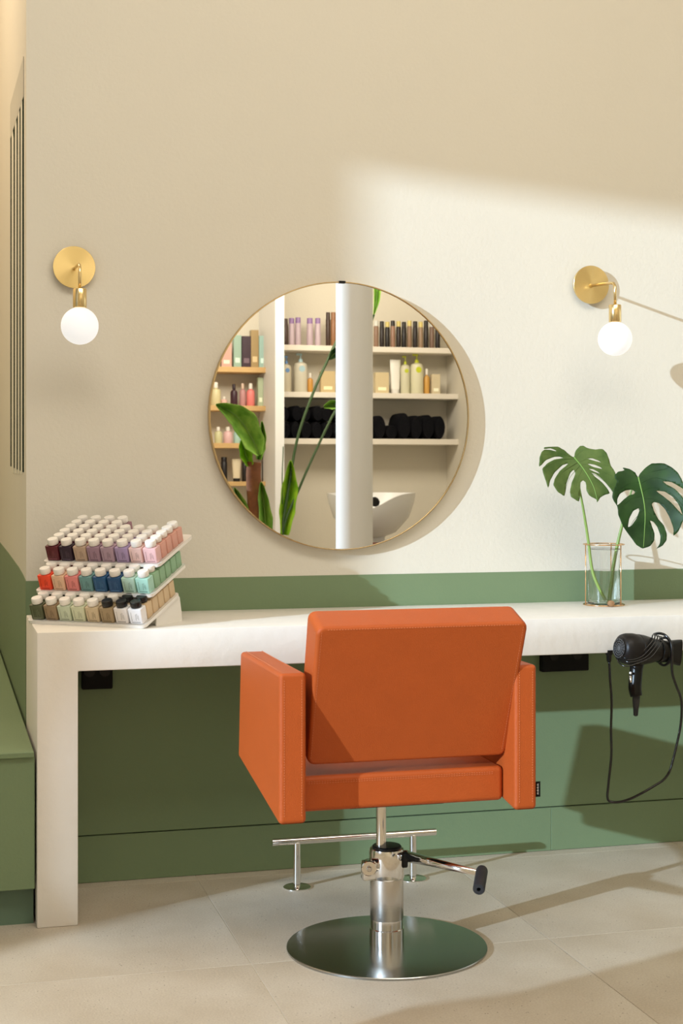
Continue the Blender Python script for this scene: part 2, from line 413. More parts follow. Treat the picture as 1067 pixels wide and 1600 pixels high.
back = obj('backrest', bm, m_orange, ch, True)
st = bmesh.new(); x = xl + .03
while x < xr - .03:
    box(st, (x, -.0008, .3945), (x + .004, .0008, .3953), M=Mb); x += .0078
z = .01
while z < .385:
    xs_ = xr - .0145 - .016 * (1 - z / .4); box(st, (xs_, -.0008, z), (xs_ + .0008, .0008, z + .004), M=Mb)
    box(st, (xl + .0137, -.0008, z), (xl + .0145, .0008, z + .004), M=Mb); z += .0078
obj('stitching', st, m_stitch, back, kind='stuff')
for o_ in (back, seat) + tuple(c for c in ch.children if c.name.startswith('armrest')):
    wn = o_.modifiers.new('normals', 'WEIGHTED_NORMAL'); wn.weight = 100; wn.mode = 'FACE_AREA'
# tag
bm = bmesh.new(); box(bm, L(1.615, 3.945, .489), L(1.6165, 3.985, .524)); tg = obj('fabric_tag', bm, m_blackm, ch)
bm = bmesh.new(); box(bm, L(1.612, 3.938, .481), L(1.629, 3.9395, .524), .0004, 1); tg2 = obj('fabric_tag', bm, m_blackm, ch)
bm = bmesh.new()
for z0, ww in ((.5125, .0044), (.5045, .0044), (.4965, .0044), (.4885, .0044)):   # raised pale letters, read sideways
    box(bm, L(1.6185, 3.9372, z0), L(1.6185 + ww, 3.9380, z0 + .0015)); box(bm, L(1.6185, 3.9372, z0 + .0035), L(1.6185 + ww, 3.9380, z0 + .005))
    box(bm, L(1.6185, 3.9372, z0), L(1.6195, 3.9380, z0 + .005))
obj('tag_lettering', bm, m_cap, tg2)
# underframe and hydraulic column
bm = bmesh.new(); box(bm, L(1.12, 4.10, .440), L(1.40, 4.40, .458), .002, 1); obj('seat_plate', bm, m_blackm, ch)
T = Matrix.Translation
obj('piston', lathe(bmesh.new(), [(.0150, .285), (.0150, .442)], 32, T((-.017, 0, 0))), m_chrome, ch, 40)
obj('column', lathe(bmesh.new(), [(.0475, .006), (.0505, .008), (.0505, .058), (.0475, .060), (.0475, .20)], 48), m_chrome, ch, 40)
obj('sleeve', lathe(bmesh.new(), [(.0485, .086), (.0490, .087), (.0490, .252), (.0485, .253)], 48), m_brushed, ch, 40)
obj('collar', lathe(bmesh.new(), [(.0495, .205), (.0515, .208), (.0515, .282), (.0495, .290), (.045, .292)], 48), m_chrome, ch, 40)
obj('collar_cap', lathe(bmesh.new(), [(.043, .291), (.043, .296), (.040, .299), (.018, .300)], 40), m_black, ch, 40)
bm = bmesh.new(); lathe(bm, [(.021, 0), (.022, .002), (.022, .030), (.020, .032)], 28, align((-.058, -.012, .245), (-.25, -1, 0)))
box(bm, (-.080, -.030, .205), (-.036, .0, .262), .006, 2)
obj('pivot_lug', bm, m_chrome, ch, 40)
bm = bmesh.new(); lathe(bm, [(.008, 0), (.008, .006), (.006, .008)], 8, align((-.066, -.044, .245), (-.25, -1, 0))); obj('pivot_bolt', bm, m_brushed, ch, 30)
# pump lever reaching right and towards the viewer, with a rubber grip
p0 = Vector((.052, -.02, .268)); p1 = ray(747, 1364, 4.19); p1 = Vector(L(*p1))
bm = bmesh.new(); tube(bm, [p0, p0.lerp(p1, .5), p1], [.0165, .012, .0085], 16); sphere(bm, p0, .0175, u=16, v=10)
obj('pump_lever', bm, m_chrome, ch, True)
bm = bmesh.new(); box(bm, (.036, -.038, .238), (.0535, -.012, .283), .003, 1); obj('lever_slot', bm, m_black, ch)
g0 = Vector(L(*ray(753, 1360, 4.185))); g1 = Vector(L(*ray(748, 1390, 4.06)))
obj('rubber_grip', lathe(bmesh.new(), [(.010, -.004), (.0155, .0), (.0165, .006), (.0165, (g1 - g0).length - .004), (.0145, (g1 - g0).length), (.0055, (g1 - g0).length), (.0055, (g1 - g0).length - .02)], 28, align(g0, g1 - g0)), m_blackr, ch, 40)
obj('base_plate', lathe(bmesh.new(), [(.288, 0), (.293, .001), (.293, .006), (.2915, .0075), (.285, .0082), (.05, .0095)], 128), m_plate, ch, 30)

# ---------------------------------------------------------------- footrest rail
fr = empty('footrest_rail', (1.362, 4.91, 0)); tag(fr, 'chrome T-shaped footrest rail bolted to the floor behind the orange chair', 'footrest')
bm = bmesh.new(); tube(bm, [(1.074 - 1.362, 0, .156), (1.646 - 1.362, 0, .156)], .0120, 24); obj('rail', bm, m_chrome, fr, 40)
for x in (1.159, 1.565):
    bm = bmesh.new(); tube(bm, [(x - 1.362, 0, .004), (x - 1.362, 0, .150)], .0120, 24); obj('post', bm, m_chrome, fr, 40)
    bm = bmesh.new(); lathe(bm, [(.046, 0), (.046, .003), (.043, .005), (.013, .006)], 40, T((x - 1.362, 0, 0))); obj('floor_flange', bm, m_chrome, fr, 40)

# ---------------------------------------------------------------- bottle rack
psi = YAW + R(22); be_ = R(20)
e1 = Vector((math.cos(psi), -math.sin(psi), 0)); e2h = Vector((math.sin(psi), math.cos(psi), 0))
e2 = e2h * math.cos(be_) + Vector((0, 0, math.sin(be_))); nn = e1.cross(e2)
RM = Matrix((e1, e2, nn)).transposed().to_4x4()
TW, TD = .432, .250
P0 = ray(226, 983, 4.70)            # bottom tray, front right corner (underside)
P0.z = max(P0.z, .903)
org0 = P0 - e1 * TW
rk = empty('bottle_rack', org0); rk.matrix_world = Matrix.Translation(org0) @ RM
tag(rk, 'three-tier cream acrylic display rack of small bottles on the counter', 'rack')
tiers = []
for k in range(3):
    off = -e2h * 0 + (e2h * .046 + Vector((0, 0, .0925))) * k
    o_l = RM.to_3x3().inverted() @ off; tiers.append(o_l)
    nm = 'tray'
    bm = bmesh.new(); box(bm, (0, 0, -.003), (TW, TD, .007))
    es = [e for e in bm.edges if abs(e.verts[0].co.z - e.verts[1].co.z) > .003]
    bmesh.ops.bevel(bm, geom=es, offset=.016, segments=5, profile=.5, affect='EDGES')
    top = [f for f in bm.faces if f.normal.z > .9 or all(v.co.z > .006 for v in f.verts)]
    r_ = bmesh.ops.inset_region(bm, faces=top, thickness=.004)
    for f in top:
        for v in f.verts: v.co.z = .0045
    bmesh.ops.translate(bm, verts=bm.verts, vec=o_l)
    obj(nm, bm, m_white_acr, rk, 50)
# side legs (world vertical plates under the trays)
inv = (Matrix.Translation(org0) @ RM).inverted()
def rack_plate(name, xs, poly, th=.004):
    """poly in (e2h, z) metres relative to org0"""
    bm = bmesh.new(); A = []; B = []
    for (h, z) in poly:
        p = org0 + e2h * h; p.z = z
        A.append(bm.verts.new(inv @ (p + e1 * xs))); B.append(bm.verts.new(inv @ (p + e1 * (xs + th))))
    bm.faces.new(A); bm.faces.new(B[::-1]); n = len(A)
    for i in range(n): bm.faces.new((A[i], B[i], B[(i + 1) % n], A[(i + 1) % n]))
    return obj(name, bm, m_white_acr, rk)
zb = org0.z; tb = math.tan(be_)
for xs in (.03, TW - .012):
    rack_plate('rack_leg', xs, [(.09, .9), (.262, .9), (.258, .93), (.245, zb + .240 * tb - .012), (.235, zb + .235 * tb - .001), (.09, zb + .09 * tb - .001)])
# back spine joining the tiers
bm = bmesh.new()
hh = [(.215, zb + .215 * tb), (.222, zb + .222 * tb), (.222 + .092, zb + .222 * tb + .185), (.215 + .092, zb + .215 * tb + .185)]
rack_plate('rack_spine', .15, hh, .13)

BW, BD, BH = .0478, .0362, .0505
def bottle_meshes():
    bm = bmesh.new(); box(bm, (-BW / 2, -BD / 2, 0), (BW / 2, BD / 2, BH))
    for v in bm.verts:
        if v.co.z < .01: v.co.x *= .945; v.co.y *= .96
    es = [e for e in bm.edges if abs(e.verts[0].co.z - e.verts[1].co.z) > .01]
    bmesh.ops.bevel(bm, geom=es, offset=.0045, segments=3, profile=.5, affect='EDGES')
    es = [e for e in bm.edges if abs(e.verts[0].co.z - e.verts[1].co.z) < .0001]
    bmesh.ops.bevel(bm, geom=es, offset=.0025, segments=2, profile=.5, affect='EDGES')
    lathe(bm, [(.013, BH - .002), (.0125, BH + .004)], 20)
    c = bmesh.new(); lathe(c, [(.0168, BH + .002), (.0180, BH + .004), (.0180, BH + .0175), (.0165, BH + .0205), (.010, BH + .0212)], 28)
    p = bmesh.new()
    for x0, z0, z1 in ((-.014, .010, .040), (.001, .012, .034), (.0055, .018, .036), (.010, .014, .030)):
        box(p, (x0, -BD / 2 - .0002, z0), (x0 + .0010, -BD / 2 + .001, z1))
    box(p, (-.015, -BD / 2 - .0003 + .0004, .0045), (.015, -BD / 2 + .001, .0072))
    out = []
    for b_, n in ((bm, 'bottle_body'), (c, 'bottle_cap'), (p, 'bottle_print')):
        bmesh.ops.recalc_face_normals(b_, faces=b_.faces); me = bpy.data.meshes.new(n); b_.to_mesh(me); b_.free()
        for q in me.polygons: q.use_smooth = True
        me.set_sharp_from_angle(angle=R(40)); out.append(me)
    return out
body_me, cap_me, print_me = bottle_meshes()
mcache = {}
def cmat(rgb):
    if rgb not in mcache: mcache[rgb] = mat('bottle_colour', rgb, .38, srgb=True)
    return mcache[rgb]
def slot_obj(name, me, m, par):
    o = bpy.data.objects.new(name, me); col.objects.link(o); o.parent = par
    if not me.materials: me.materials.append(m)
    o.material_slots[0].link = 'OBJECT'; o.material_slots[0].material = m
    return o
COL = {
 2: [('burgundy', (92, 30, 40)), ('dark plum', (48, 30, 46)), ('taupe', (188, 162, 140)), ('mauve', (160, 128, 146)), ('dusty lilac', (178, 150, 166)), ('lavender', (172, 150, 190)), ('pale pink', (222, 184, 174)), ('rose pink', (224, 180, 178))],
 1: [('orange red', (246, 78, 46)), ('peach', (232, 192, 160)), ('salmon pink', (232, 140, 136)), ('dusty teal', (112, 156, 156)), ('navy blue', (36, 84, 128)), ('deep blue', (34, 78, 124)), ('pale sage', (180, 210, 190)), ('mint', (166, 210, 192))],
 0: [('dark olive', (88, 92, 66)), ('brown', (152, 128, 98)), ('pale grey green', (198, 208, 182)), ('pale lime', (208, 212, 180)), ('beige', (206, 186, 152)), ('tan', (164, 142, 108)), ('white', (236, 230, 226)), ('bright white', (238, 236, 236))]}
REAR = {(2, 0): (86, 22, 36), (2, 1): (70, 26, 40), (2, 2): (160, 96, 96), (2, 3): (150, 110, 120), (2, 6): (214, 160, 148), (2, 7): (214, 158, 142),
        (1, 0): (210, 110, 100), (1, 7): (142, 180, 144), (1, 6): (150, 190, 160), (1, 5): (30, 70, 120), (0, 7): (212, 186, 148), (0, 6): (200, 180, 150), (0, 5): (160, 140, 100)}
ordn = ['leftmost', 'second from left', 'third from left', 'fourth from left', 'fifth from left', 'sixth from left', 'second from right', 'rightmost']
rown = ['front row', 'second row', 'third row', 'fourth row', 'fifth row', 'back row']
tn = {2: 'top', 1: 'middle', 0: 'bottom'}
DX = (TW - .018) / 8; DYr = .0388
for k in (2, 1, 0):
    for row in range(6):
        for c_ in range(8):
            if k == 2:
                if row == 5 and c_ > 3: continue
                if row == 4 and 4 <= c_ <= 6: continue
                if row == 3 and c_ == 4: pass
            else:
                if row > 1 and c_ not in (0, 7): continue
            nm_, rgb = COL[k][c_]
            if row > 0:
                rgb = REAR.get((k, c_), rgb)
            j = random.uniform(-.0007, .0007)
            lp = tiers[k] + Vector((.009 + DX * (c_ + .5) + j, .014 + DYr * (row + .45) + random.uniform(-.0005, .0005), .0048))
            e = bpy.data.objects.new('product_bottle', None); col.objects.link(e); e.empty_display_size = .02
            e.matrix_world = Matrix.Translation(org0) @ RM @ Matrix.Translation(lp) @ Matrix.Rotation(random.uniform(-.03, .03), 4, 'Z')
            blackcap = (k == 0 and c_ >= 5 and (row < 2 or c_ < 7) and not (row == 1 and c_ == 5))
            capn = 'black' if blackcap else 'white'
            cn = nm_ if row == 0 else {(2, 0): 'burgundy', (2, 1): 'dark red', (2, 7): 'coral pink', (2, 6): 'coral pink', (1, 7): 'soft green', (1, 0): 'salmon', (0, 7): 'beige'}.get((k, c_), nm_)
            tag(e, f'{cn} bottle, {capn} cap, {ordn[c_]} in {rown[row]} of {tn[k]} tray', 'bottle', f'small bottles on the {tn[k]} tray of the rack')
            slot_obj('bottle_body', body_me, cmat(rgb), e)
            slot_obj('bottle_cap', cap_me, m_capb if blackcap else m_cap, e)
            if row == 0:
                dark = sum(rgb) < 320
                pm = cmat(tuple(min(255, int(x * (.72 if not dark else 1) + (0 if not dark else 45))) for x in rgb))
                slot_obj('label_print', print_me, pm, e)

# ---------------------------------------------------------------- vase with two monstera leaves
def glass(name, col_, ior):
    m = mat(name, col_, .0, trans=1, ior=ior); return m
m_glass = glass('clear_glass', (.97, .98, .97), 1.45); m_water = glass('water', (.97, .99, .97), 1.33)
vx, vy = 2.352, 5.085
va = empty('glass_vase', (vx, vy, .9)); tag(va, 'clear glass cylinder vase half full of water in a copper wire stand', 'vase')
bm = bmesh.new(); lathe(bm, [(.001, .006), (.058, .006), (.060, .009), (.060, .204), (.0588, .206), (.0575, .204), (.0575, .0125), (.054, .0115), (.001, .0115)], 64, cap=False)
obj('glass_cylinder', bm, m_glass, va, 20)
bm = bmesh.new(); lathe(bm, [(.001, .0117), (.0535, .0117), (.0573, .0128), (.0573, .128), (.001, .128)], 64, cap=False); obj('water', bm, m_water, va, 20)
ring = lambda r, z: [(r * math.cos(2 * math.pi * i / 64), r * math.sin(2 * math.pi * i / 64), z) for i in range(64)]
for z in (.0025, .222):
    obj('wire_ring', tube(bmesh.new(), ring(.074, z), .0022, 8, close=True), m_gold, va, True)
for a in (183, -60, 44):
    x, y = .074 * math.cos(R(a)), .074 * math.sin(R(a))
    obj('wire_post', tube(bmesh.new(), [(x, y, .0025), (x, y, .222)], .0022, 8), m_gold, va, True)
bm = bmesh.new()
for a in (183, -60, 44): tube(bm, [(0, 0, .0035), (.074 * math.cos(R(a)), .074 * math.sin(R(a)), .0025)], .0016, 6)
obj('wire_base', bm, m_gold, va, True)

OX, OY, SC = 830.0, 680.0, 1067 / 237.0
def inpoly(p, poly):
    x, y = p; c = False; n = len(poly)
    for i in range(n):
        x1, y1 = poly[i]; x2, y2 = poly[(i + 1) % n]
        if (y1 > y) != (y2 > y) and x < (x2 - x1) * (y - y1) / (y2 - y1) + x1: c = not c
    return c
def smooth2(P, k=3):
    out = []; n = len(P)
    for i in range(n):
        p0, p1, p2, p3 = [Vector(P[(i + q) % n][:2]) for q in (-1, 0, 1, 2)]
        for j in range(k):
            t = j / k
            c = .5 * ((2 * p1) + (p2 - p0) * t * .8 + (2 * p0 - 5 * p1 + 4 * p2 - p3) * t * t + (3 * p1 - p0 - 3 * p2 + p3) * t ** 3)
            l = p1.lerp(p2, t); out.append(tuple(l.lerp(c, .8)))
    return out
def leaf(name, outline, holes, mp, m, parent, mid, veins, th=.0012, step=16, sm=True):
    O = smooth2(outline) if sm else outline; H = [smooth2(h) for h in holes]
    vs = [Vector(p) for p in O]; ed = [(i, (i + 1) % len(O)) for i in range(len(O))]
    for h in H:
        b0 = len(vs); vs += [Vector(p) for p in h]; ed += [(b0 + i, b0 + (i + 1) % len(h)) for i in range(len(h))]
    xs = [p[0] for p in O]; ys = [p[1] for p in O]
    x = min(xs)
    while x < max(xs):
        y = min(ys)
        while y < max(ys):
            q = (x + random.uniform(-2, 2), y + random.uniform(-2, 2))
            if inpoly(q, O) and not any(inpoly(q, h) for h in H): vs.append(Vector(q))
            y += step
        x += step
    V, E, Fc = geometry.delaunay_2d_cdt(vs, ed, [], 0, 1e-4)[:3]
    bm = bmesh.new(); BV = [bm.verts.new(mp(v.x, v.y)) for v in V]
    for f in Fc:
        c = sum((V[i] for i in f), Vector((0, 0))) / len(f)
        if inpoly(c, O) and not any(inpoly(c, h) for h in H):
            try: bm.faces.new([BV[i] for i in f])
            except ValueError: pass
    for v in [v for v in bm.verts if not v.link_faces]: bm.verts.remove(v)
    bmesh.ops.recalc_face_normals(bm, faces=bm.faces)
    me = bpy.data.meshes.new(name); bm.to_mesh(me); bm.free()
    o = obj(name, me, m, parent, True)
    sd = o.modifiers.new('thick', 'SOLIDIFY'); sd.thickness = th; sd.offset = 0
    bm = bmesh.new(); fr_ = Vector((0, -.0012, 0))
    P = [mp(*p) + fr_ for p in mid]; tube(bm, smoothpath(P, 5), [.0026, .0008], 6)
    obj('midrib', bm, m_vein, o, True)
    if veins:
        bm = bmesh.new()
        for vv in veins: tube(bm, smoothpath([mp(*p) + fr_ * .3 for p in vv], 4), [.0009, .0004], 5)
        obj('side_vein', bm, m, o, True, kind='stuff')
    return o
L1 = [(300, 155), (312, 110), (340, 78), (365, 74), (400, 92), (450, 101), (500, 97), (528, 122), (548, 170), (560, 215), (590, 262), (605, 330), (600, 370), (575, 402),
      (545, 362), (500, 310), (455, 275), (424, 264), (445, 290), (495, 330), (530, 370), (551, 409), (510, 424), (485, 440), (463, 472), (455, 450), (410, 425), (388, 390), (383, 335), (366, 318), (346, 335), (343, 400),
      (335, 466), (282, 436), (272, 400), (284, 335), (309, 272), (300, 244), (275, 265), (247, 340), (233, 426), (190, 402), (156, 352), (164, 310), (200, 252), (258, 201), (222, 210), (165, 262), (132, 320), (118, 369),
      (95, 300), (78, 237), (110, 200), (160, 172), (223, 160), (205, 152), (165, 152), (105, 175), (56, 221), (58, 160), (72, 120), (92, 102), (130, 103), (172, 113), (174, 108), (135, 92), (92, 96), (94, 85), (185, 81), (232, 105), (268, 137)]
H1 = [[(392, 164), (430, 163), (470, 178), (490, 192), (450, 182)], [(390, 200), (440, 206), (480, 222), (498, 237), (440, 225)], [(405, 237), (435, 240), (465, 256), (481, 271), (440, 256)]]
L2 = [(752, 295), (765, 270), (800, 232), (845, 200), (890, 197), (935, 199), (985, 224), (1030, 262), (1058, 310), (1078, 370), (1080, 385), (1040, 360), (985, 330), (928, 325), (950, 345), (1010, 378), (1060, 430), (1100, 500), (1100, 560), (1068, 600), (1035, 675), (1000, 707),
      (998, 650), (975, 585), (940, 520), (900, 480), (865, 470), (848, 485), (862, 530), (893, 590), (932, 635), (952, 690), (952, 735), (925, 775), (880, 799), (903, 762), (908, 710), (888, 650), (862, 612), (836, 601), (848, 640), (866, 690), (864, 740), (838, 778), (785, 797),
      (740, 772), (690, 705), (645, 640), (612, 560), (604, 500), (570, 440), (574, 395), (603, 325), (585, 285), (608, 258), (655, 246), (645, 228), (690, 238), (730, 262), (745, 287)]
H2 = [[(606, 492), (604, 455), (622, 415), (660, 390), (705, 383), (729, 397), (722, 413), (685, 425), (650, 452)], [(680, 646), (688, 590), (716, 535), (752, 514), (760, 530), (740, 585), (705, 635)],
      [(880, 392), (935, 396), (990, 430), (1035, 485), (1064, 560), (1030, 525), (985, 475), (930, 430)]]
def mp1(x, y):
    u, v = OX + x / SC, OY + y / SC
    d_ = abs((x - 300) * .83 - (y - 155) * .55) / 300     # distance from the midrib
    return ray(u, v, 5.46 + .05 * d_ * d_ * -1 - .00018 * (y - 155) - .02 * math.sin(x / 55.0) * .12 + .0001 * (x - 300))
def mp2(x, y):
    u, v = OX + x / SC, OY + y / SC
    d_ = abs((x - 752) * .97 - (y - 295) * .22) / 300
    return ray(u, v, 5.42 - .05 * d_ * d_ - .00015 * (y - 295) - .003 * math.sin(y / 40.0))
def q(u, v, t): return ray(u, v, t)
s1 = empty('monstera_leaf', q(931, 942, 5.50)); tag(s1, 'monstera leaf with mid green blade and three slits, left one in the vase', 'leaf')
s2 = empty('monstera_leaf', q(957, 942, 5.50)); tag(s2, 'dark green drooping monstera leaf, right one in the vase, reaching the frame edge', 'leaf')
bpy.context.view_layer.update()
def attach(o, p):
    o.parent = p; o.matrix_parent_inverse = Matrix.Translation(p.location).inverted()
pet = lambda nm, P, r: obj(nm, tube(bmesh.new(), smoothpath(P, 6), r, 12), m_stem, None, True)
o = pet('petiole', [mp1(300, 158) + Vector((0, .004, 0)), q(900, 735, 5.48), q(905.5, 765, 5.49), q(912, 800, 5.49), q(919, 845, 5.49), q(925, 890, 5.48), q(934, 915, 5.47), q(946, 938, 5.47)], [.0022, .0036, .005, .0055, .0062]); attach(o, s1)
o = leaf('leaf_blade', L1, H1, mp1, m_leaf1, None, [(300, 155), (350, 215), (400, 290), (440, 370), (462, 455)],
     [[(330, 190), (420, 160), (520, 150)], [(345, 208), (440, 200), (545, 215)], [(360, 228), (450, 235), (570, 290)], [(380, 258), (460, 285), (560, 365)], [(310, 165), (200, 175), (90, 230)], [(300, 160), (200, 130), (80, 135)], [(330, 190), (220, 260), (170, 350)], [(345, 210), (270, 300), (240, 390)], [(360, 230), (320, 330), (300, 430)], [(312, 150), (360, 110), (450, 105)]])
attach(o, s1)
o = pet('petiole', [mp2(752, 298) + Vector((0, .006, 0)), q(990, 757, 5.47), q(984, 775, 5.48), q(976, 805, 5.49), q(966, 845, 5.49), q(958, 885, 5.48), q(954, 915, 5.48), q(951, 942, 5.47)], [.0022, .0036, .0055, .0065, .0075]); attach(o, s2)
o = leaf('leaf_blade', L2, H2, mp2, m_leaf2, None, [(752, 295), (770, 370), (790, 460), (800, 560), (795, 680), (788, 785)],
     [[(758, 310), (840, 260), (960, 235)], [(765, 340), (880, 300), (1050, 350)], [(780, 400), (850, 370), (960, 390), (1070, 500)], [(790, 450), (860, 450), (940, 500), (1020, 640)], [(798, 520), (850, 570), (920, 650), (930, 740)], [(798, 560), (830, 640), (840, 740)], [(760, 330), (690, 340), (590, 400)], [(785, 430), (700, 450), (620, 520)], [(796, 520), (720, 600), (680, 680)], [(796, 600), (750, 680), (740, 740)]])
attach(o, s2)
bm = bmesh.new(); lathe(bm, [(.010, 0), (.0115, .002), (.0115, .02), (.009, .022)], 20, align(q(954.5, 943, 5.44), (-.15, -1, 0)) @ T((0, 0, -.012)))
o = obj('cut_stem_end', bm, mat('cut_stem_brown', (.30, .16, .07), .7), None, 40); attach(o, s2)

# ---------------------------------------------------------------- hair dryer on its holder
hd = empty('hair_dryer', (2.25, 4.58, .80)); tag(hd, 'black hair dryer wrapped in its cord hanging at the counter edge, far right', 'hair dryer')
def W(o, par): attach(o, par); return o
a0 = ray(970, 1013, 4.93); a1 = ray(1054, 1019, 5.02); ax = (a1 - a0); LEN = ax.length; MA = align(a0, ax)
sc = 4.95 / F
W(obj('motor_housing', lathe(bmesh.new(), [(.020, -.006), (.036, -.004), (.046, .004), (.0505, .018), (.052, .040), (.0500, .060), (.0495, .062)], 40, MA), m_grey, None, 40), hd)
W(obj('barrel', lathe(bmesh.new(), [(.0495, .062), (.0505, .063), (.049, .085), (.043, .115), (.036, .138), (.0335, .148)], 40, MA), m_grey, None, 40), hd)
W(obj('nozzle_ring', lathe(bmesh.new(), [(.034, .146), (.0375, .148), (.0375, .166), (.033, .168)], 40, MA), m_black, None, 40), hd)
bm = bmesh.new()
rr = []
for h, w_, d_ in ((.160, .034, .034), (.180, .036, .030), (LEN + .01, .043, .014), (LEN + .022, .044, .012)):
    ring_ = []
    for i in range(24):
        a = 2 * math.pi * i / 24; cs, sn = math.cos(a), math.sin(a); pw = .6 if h > .17 else 1
        x = w_ * math.copysign(abs(cs) ** pw, cs); y = d_ * math.copysign(abs(sn) ** pw, sn)
        ring_.append((x, y, h))
    rr.append(ring_)
MB_ = Matrix.Translation(a0) @ Matrix((Vector((0, 0, 1)).cross(ax.normalized()).cross(Vector(ax.normalized())) * -1, Vector((0, 0, 1)).cross(ax.normalized()), ax.normalized())).transposed().to_4x4()
RV = [[bm.verts.new(MB_ @ Vector(p)) for p in r_] for r_ in rr]
for a, b_ in zip(RV, RV[1:]):
    for i in range(24): bm.faces.new((a[i], a[(i + 1) % 24], b_[(i + 1) % 24], b_[i]))
bm.faces.new(RV[0][::-1]); bm.faces.new(RV[-1])
W(obj('nozzle', bm, m_black, None, 40), hd)
gr = W(obj('intake_grille', lathe(bmesh.new(), [(.001, -.0075), (.034, -.0070), (.035, -.003)], 36, MA, cap=False), m_black, None, 40), hd)
bm = bmesh.new()
for k in range(1, 5):
    tube(bm, [MA @ Vector((k * .0075 * math.cos(2 * math.pi * i / 28), k * .0075 * math.sin(2 * math.pi * i / 28), -.0085)) for i in range(28)], .0011, 5, close=True)
for k in range(8):
    c_, s_ = math.cos(k * math.pi / 8), math.sin(k * math.pi / 8)
    tube(bm, [MA @ Vector((-.033 * c_, -.033 * s_, -.008)), MA @ Vector((.033 * c_, .033 * s_, -.008))], .0009, 5)
o = obj('grille_bars', bm, mat('grille_grey', (.09, .09, .09), .4), None, True, kind='stuff'); o.parent = gr
W(obj('filter_tab', tube(bmesh.new(), [ray(961, 1002.5, 4.92), ray(968, 1003.5, 4.92)], .0012, 6), m_black, None), hd)
hp = [ray(996, 1028, 4.975), ray(994, 1045, 4.97), ray(992.5, 1062, 4.965), ray(992, 1076, 4.96), ray(994, 1088, 4.955)]
W(obj('handle', tube(bmesh.new(), smoothpath(hp, 4), [.026, .0215, .0215, .0215, .0195], 24), m_black, None, True), hd)
W(obj('switch', lathe(bmesh.new(), [(.004, 0), (.0045, .02), (.003, .022)], 12, align(ray(985.5, 1066, 4.95), (0, .05, .55)), True), m_chrome, None, 40), hd)
bm = bmesh.new(); sphere(bm, ray(985, 1051.5, 4.94), .0045, u=12, v=8); W(obj('hanging_button', bm, m_cap, None, True), hd)
bm = bmesh.new(); sphere(bm, ray(989.5, 1034, 4.925), .004, u=12, v=8); W(obj('red_button', bm, mat('red_button', (.5, .02, .05), .3), None, True), hd)
bm = bmesh.new(); tube(bm, smoothpath([ray(972, 1027, 4.925), ray(983, 1031.5, 4.92), ray(1000, 1032.5, 4.93), ray(1018, 1031, 4.95)], 5), .0022, 8); W(obj('trim_strip', bm, m_chrome, None, True), hd)
W(obj('strain_relief', lathe(bmesh.new(), [(.0125, 0), (.012, .02), (.009, .045), (.0075, .066), (.004, .069)], 20, align(hp[-1] + Vector((0, 0, .004)), (-.03, 0, -1))), m_blackr, None, 40), hd)
# cord wraps
def cd_(P, r=.0034): return tube(bmesh.new(), smoothpath(P, 6), r, 8)
wr = bmesh.new()
for i, (ua, ub, vb) in enumerate(((1022, 986, 1028), (1026, 988, 1030), (1030, 990, 1033), (1034, 984, 1039))):
    tube(wr, smoothpath([ray(ua - 4, 1000, 5.02), ray(ua - 2, 991.5 + i * 1.0, 4.97), ray(ua + 1, 996 + i * 1.4, 4.935), ray(ua - 10 + i, 1010 + i * 1.5, 4.915), ray(ua - 22 + i, 1022 + i * 2, 4.905), ray(ub + 4, vb, 4.90), ray(ub - 10, vb + i * .5, 4.905), ray(ub - 17 - i * .6, vb - 7, 4.93), ray(ub - 14, vb - 16, 4.99)], 6), .0022, 8)
W(obj('cord_wrap', wr, m_cord, None, True), hd)
W(obj('power_cord', cd_([ray(1022, 991, 4.99), ray(1030, 989.5, 4.96), ray(1040, 993, 4.94), ray(1048, 1004, 4.93), ray(1050, 1020, 4.925), ray(1049.5, 1038, 4.93), ray(1051, 1055, 4.94), ray(1057, 1073, 4.96), ray(1063.5, 1090, 4.99), ray(1065, 1110, 5.01), ray(1063, 1135, 5.03),
   ray(1058, 1160, 5.04), ray(1052, 1185, 5.05), ray(1046, 1205, 5.06), ray(1037, 1218, 5.06), ray(1022, 1228, 5.06), ray(1005, 1238, 5.06), ray(985, 1248, 5.07), ray(968, 1253, 5.08), ray(954, 1252.5, 5.09), ray(949, 1246, 5.09), ray(950.5, 1225, 5.09), ray(955, 1180, 5.09), ray(954.5, 1140, 5.09), ray(955.5, 1095, 5.09), ray(953, 1060, 5.09), ray(951.8, 1034, 5.09)], .0044), m_cord, None, True), hd)
pz = ray(951.5, 1034, 5.09)
W(obj('plug', lathe(bmesh.new(), [(.005, 0), (.008, .006), (.009, .024), (.014, .030), (.014, .042)], 16, align((pz.x, pz.y, pz.z - .002), (0, 0, 1))), m_black, None, 40), hd)
# holder
hh_ = empty('dryer_holder', (2.40, 4.66, .82)); tag(hh_, 'black hair dryer holder fixed on the front edge of the counter', 'holder')
ce = MA @ Vector((0, 0, .174))
rg = [ce + MB_.to_3x3() @ Vector((.046 * math.cos(2 * math.pi * i / 40), .041 * math.sin(2 * math.pi * i / 40), 0)) for i in range(40)]
W(obj('holder_ring', tube(bmesh.new(), rg, .0045, 8, close=True), m_black, None, True), hh_)
bm = bmesh.new(); box(bm, (ce.x - .01, 4.640, .784), (ce.x + .03, 4.6745, .822), .003, 1); W(obj('mounting_block', bm, m_black, None), hh_)

# ---------------------------------------------------------------- behind the camera (seen in the mirror)
YS = 2 * MY - 11.5
